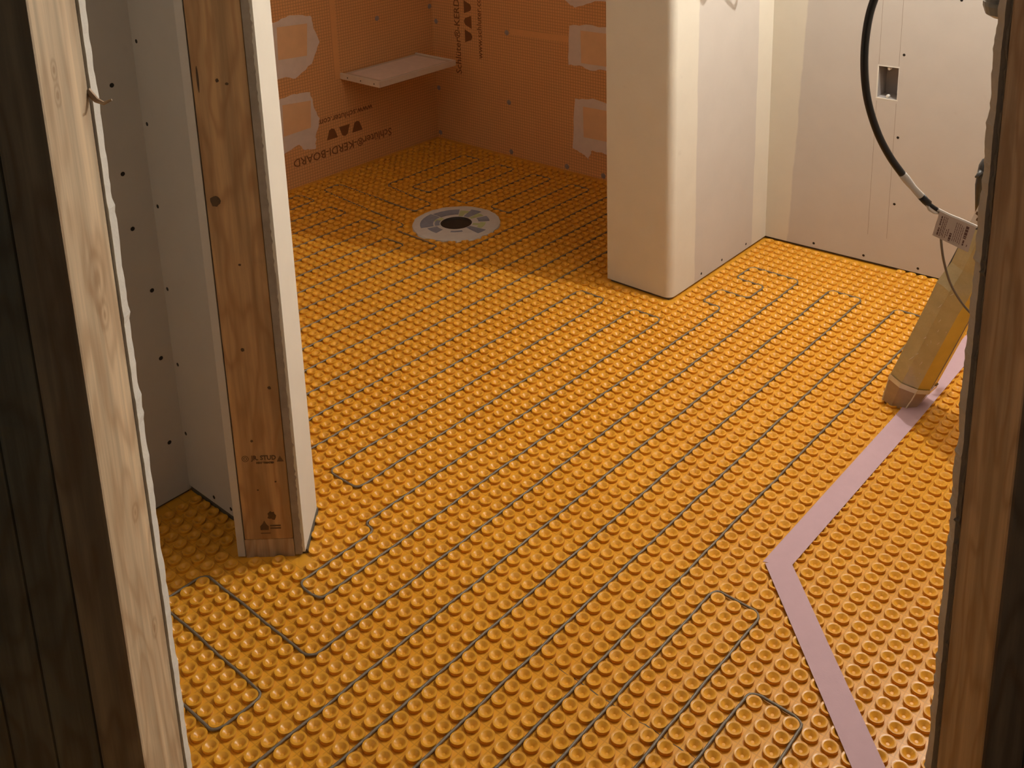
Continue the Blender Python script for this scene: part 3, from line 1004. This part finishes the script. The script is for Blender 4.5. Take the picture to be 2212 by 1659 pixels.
m = MB()
HDP = 70.5
m.tube([ray(x, y, HDP) for x, y in ((2110, 470), (2113, 430), (2118, 400), (2124, 375), (2127, 358), (2130, 346), (2133, 341))], [.12, .22, .38, .42, .40, .26, .05], 12)
m.build('grip', 'dkgrey', hd, smooth_=True)
m = MB(); a = ray(2116, 372, HDP)
m.tube([ray(2120, 370, HDP - .2), ray(2112, 380, HDP - .3), ray(2106, 383, HDP - .3)], [.2, .14, .05], 8)
m.build('trigger', 'dkgrey', hd, smooth_=True)
m = MB(); m.tube([ray(2111, 462, HDP), P0 - qv * 2.4 - Vector((0, 0, HS))], .12, 8); m.build('shaft', 'dkgrey', hd)

# =================================================================== COLD LEAD CABLE WITH TAG
CDP = 45.0
ld = thing('lead_cable', (4.5, 8, 22), 'thick black lead cable hanging in an arc with a white sleeve and printed tag', 'cable')


def spline(pts, n=8):
    out = []
    P = [pts[0]] + list(pts) + [pts[-1]]
    for k in range(1, len(P) - 2):
        a, b, c, d = P[k - 1], P[k], P[k + 1], P[k + 2]
        for i in range(n):
            t = i / n
            out.append(0.5 * ((2 * b) + (c - a) * t + (2 * a - 5 * b + 4 * c - d) * t * t + (3 * b - a - 3 * c + d) * t ** 3))
    out.append(P[-2]); return out


top = [Vector((11.1, 11, 46)), Vector((6.5, 8.5, 42.5)), ray(1975, -150, CDP), ray(1925, -75, CDP)]
arc = [ray(x, y, CDP) for x, y in ((1888, 0), (1872, 65), (1867, 140), (1874, 215), (1895, 285), (1922, 338), (1949, 376))]
m = MB(); m.tube(spline(top + arc), .177, 10); m.build('black_jacket', 'black', ld, smooth_=True)
m = MB(); m.tube(spline([ray(x, y, CDP) for x, y in ((1949, 376), (1970, 402), (1990, 424))], 5), [k * .78 for k in (.235, .25, .26, .25, .24, .22, .21, .22, .23, .235, .235)], 10)
m.build('white_sleeve', 'white', ld, smooth_=True)
m = MB(); m.tube([ray(x, y, CDP) for x, y in ((1989, 423), (1999, 434), (2006, 440))], .185, 10); m.build('black_jacket', 'black', ld, smooth_=True)
m = MB(); m.tube(spline([ray(x, y, CDP) for x, y in ((2003, 438), (2028, 455), (2065, 474), (2119, 493))] + [Vector((8.5, 12.5, 23.8)), Vector((11.1, 14, 24))], 5), .10, 8)
m.build('thin_jacket', 'black', ld, smooth_=True)
# tag: folded label hanging under the thin jacket
q = [ray(2030, 457, CDP - .2), ray(2108, 491, CDP - .2), ray(2091, 545, CDP - .2), ray(2014, 508, CDP - .2)]
nrm = (q[1] - q[0]).cross(q[3] - q[0]).normalized()
if nrm.dot(Vector((CAMX, CAMY, CAMZ)) - q[0]) < 0: nrm = -nrm
m = MB(); m.prism([p - nrm * .015 for p in q], [p + nrm * .015 for p in q])
tg = m.build('paper_tag', 'tag', ld); tg['label'] = 'small pinkish paper tag covered in fine print'


def tq(u, v): return q[0] + (q[1] - q[0]) * u + (q[3] - q[0]) * v + nrm * .022


m = MB()
rnd = random.Random(9)
for u0, u1, v0, v1 in ((.08, .115, .12, .5), (.08, .12, .6, .9), (.15, .17, .1, .92), (.2, .215, .1, .9), (.24, .255, .1, .92), (.29, .31, .55, .9),
                       (.34, .36, .5, .8), (.40, .46, .62, .95), (.50, .515, .12, .9), (.55, .565, .12, .92), (.60, .615, .12, .88), (.65, .665, .15, .9),
                       (.70, .715, .2, .92), (.76, .84, .1, .62), (.78, .82, .68, .9), (.90, .92, .8, .9)):
    v = v0
    while v < v1 - .02:
        e_ = min(v1, v + rnd.uniform(.05, .14))
        m.poly([tq(u0, v), tq(u1, v), tq(u1, e_), tq(u0, e_)]); v = e_ + .02
m.build('printed_lines', 'tagink', tg, fix=False)
m = MB(); m.tube([ray(x, y, CDP - .1) for x, y in ((2026, 453), (2050, 465), (2080, 477), (2109, 490))], .086, 7); m.build('tag_fold', 'white', tg)
m = MB(); m.tube([ray(x, y, CDP - .1) for x, y in ((2001, 441), (2008, 452), (2018, 459), (2028, 462))], [.04, .10, .08, .03], 6); m.build('tape_flap', 'white', ld)
# thin grey heating lead dropping to the floor
m = MB()
m.tube(spline([ray(2034, 505, CDP + .1), ray(2033, 520, CDP + .1), ray(2038, 560, CDP + .2), ray(2052, 610, CDP + .4), ray(2078, 655, CDP + .5), ray(2112, 693, CDP + .4), ray(2150, 742, CDP + .4), Vector((9.0, 13, 6)), Vector((9.9, 14.5, .5)), Vector((10.2, 17, .3))], 6), .060, 7)
m.build('thin_lead', 'cable', ld, smooth_=True)

# grey fitting behind the right stud
gf = thing('grey_fitting', (*D(13.3, 29.6), 33), 'rounded grey plastic fitting poking out behind the top of the right door stud', 'fitting')
m = MB(); c0 = ray(2172, 10, 30.2)
ax = Vector((RH[0], RH[1], 0)); az = Vector((0, 0, 1)); ay = Vector((-FH[0], -FH[1], 0))
m.lathe([(0, -.42), (.30, -.40), (.52, -.28), (.62, -.02), (.62, .1), (.58, .12), (.58, .2), (.62, .22), (.62, 1.6), (0, 1.6)], tuple(c0), 20, tuple(ax), tuple(ay), tuple(az))
m.build('housing', 'pipe', gf, smooth_=False)

# unseen wire added above the picture, shaped so its shadow loops across the plaster
LV = Vector(LAMP_POS)
sag = [(37.2, 31), (37.75, 27.6), (38.3, 26.55), (38.9, 26.6), (40.2, 27.7), (41.2, 27.4), (42.4, 26.1), (43.75, 25.15), (44.15, 25.25), (44.55, 26.6), (44.8, 31)]
wp = []
for y, z in sag:
    p = Vector((XR, y, z + HS)); wp.append(p + (LV - p) * .17)
wp = [Vector((XR, 37.0, 45))] + wp + [Vector((XR, 45.0, 45))]
m = MB(); m.tube(spline(wp, 5), .15, 7)
tag(m.build('shadow_wire', 'cable', smooth_=True), 'unseen thin wire added above the picture edge to cast looped shadows on the partition face', 'wire')

# =================================================================== LAMP (above the picture, on the right wall)
lp = thing('wall_lamp', (LAMP_POS[0], 52.9, LAMP_POS[2]), 'bare bulb wall lamp on the right wall above the picture', 'lamp')
m = MB(); m.lathe([(0, 0), (1.5, 0), (1.6, .3), (.3, .5), (0, .5)], (LAMP_POS[0], 52.92, LAMP_POS[2] + 4.5), 20, (1, 0, 0), (0, 0, 1), (0, -1, 0)); m.build('wall_plate', 'alu', lp)
m = MB(); m.tube([(LAMP_POS[0], 52.6, LAMP_POS[2] + 4.5), (LAMP_POS[0], 46, LAMP_POS[2] + 5.2), (LAMP_POS[0], LAMP_POS[1], LAMP_POS[2] + 4.2), (LAMP_POS[0], LAMP_POS[1], LAMP_POS[2] + .55)], .22, 10); m.build('arm', 'alu', lp)
m = MB(); m.lathe([(0, -.36), (.2, -.31), (.33, -.12), (.35, .06), (.26, .3), (.18, .52), (0, .52)], LAMP_POS, 10); m.build('bulb', 'bulb', lp, smooth_=True)
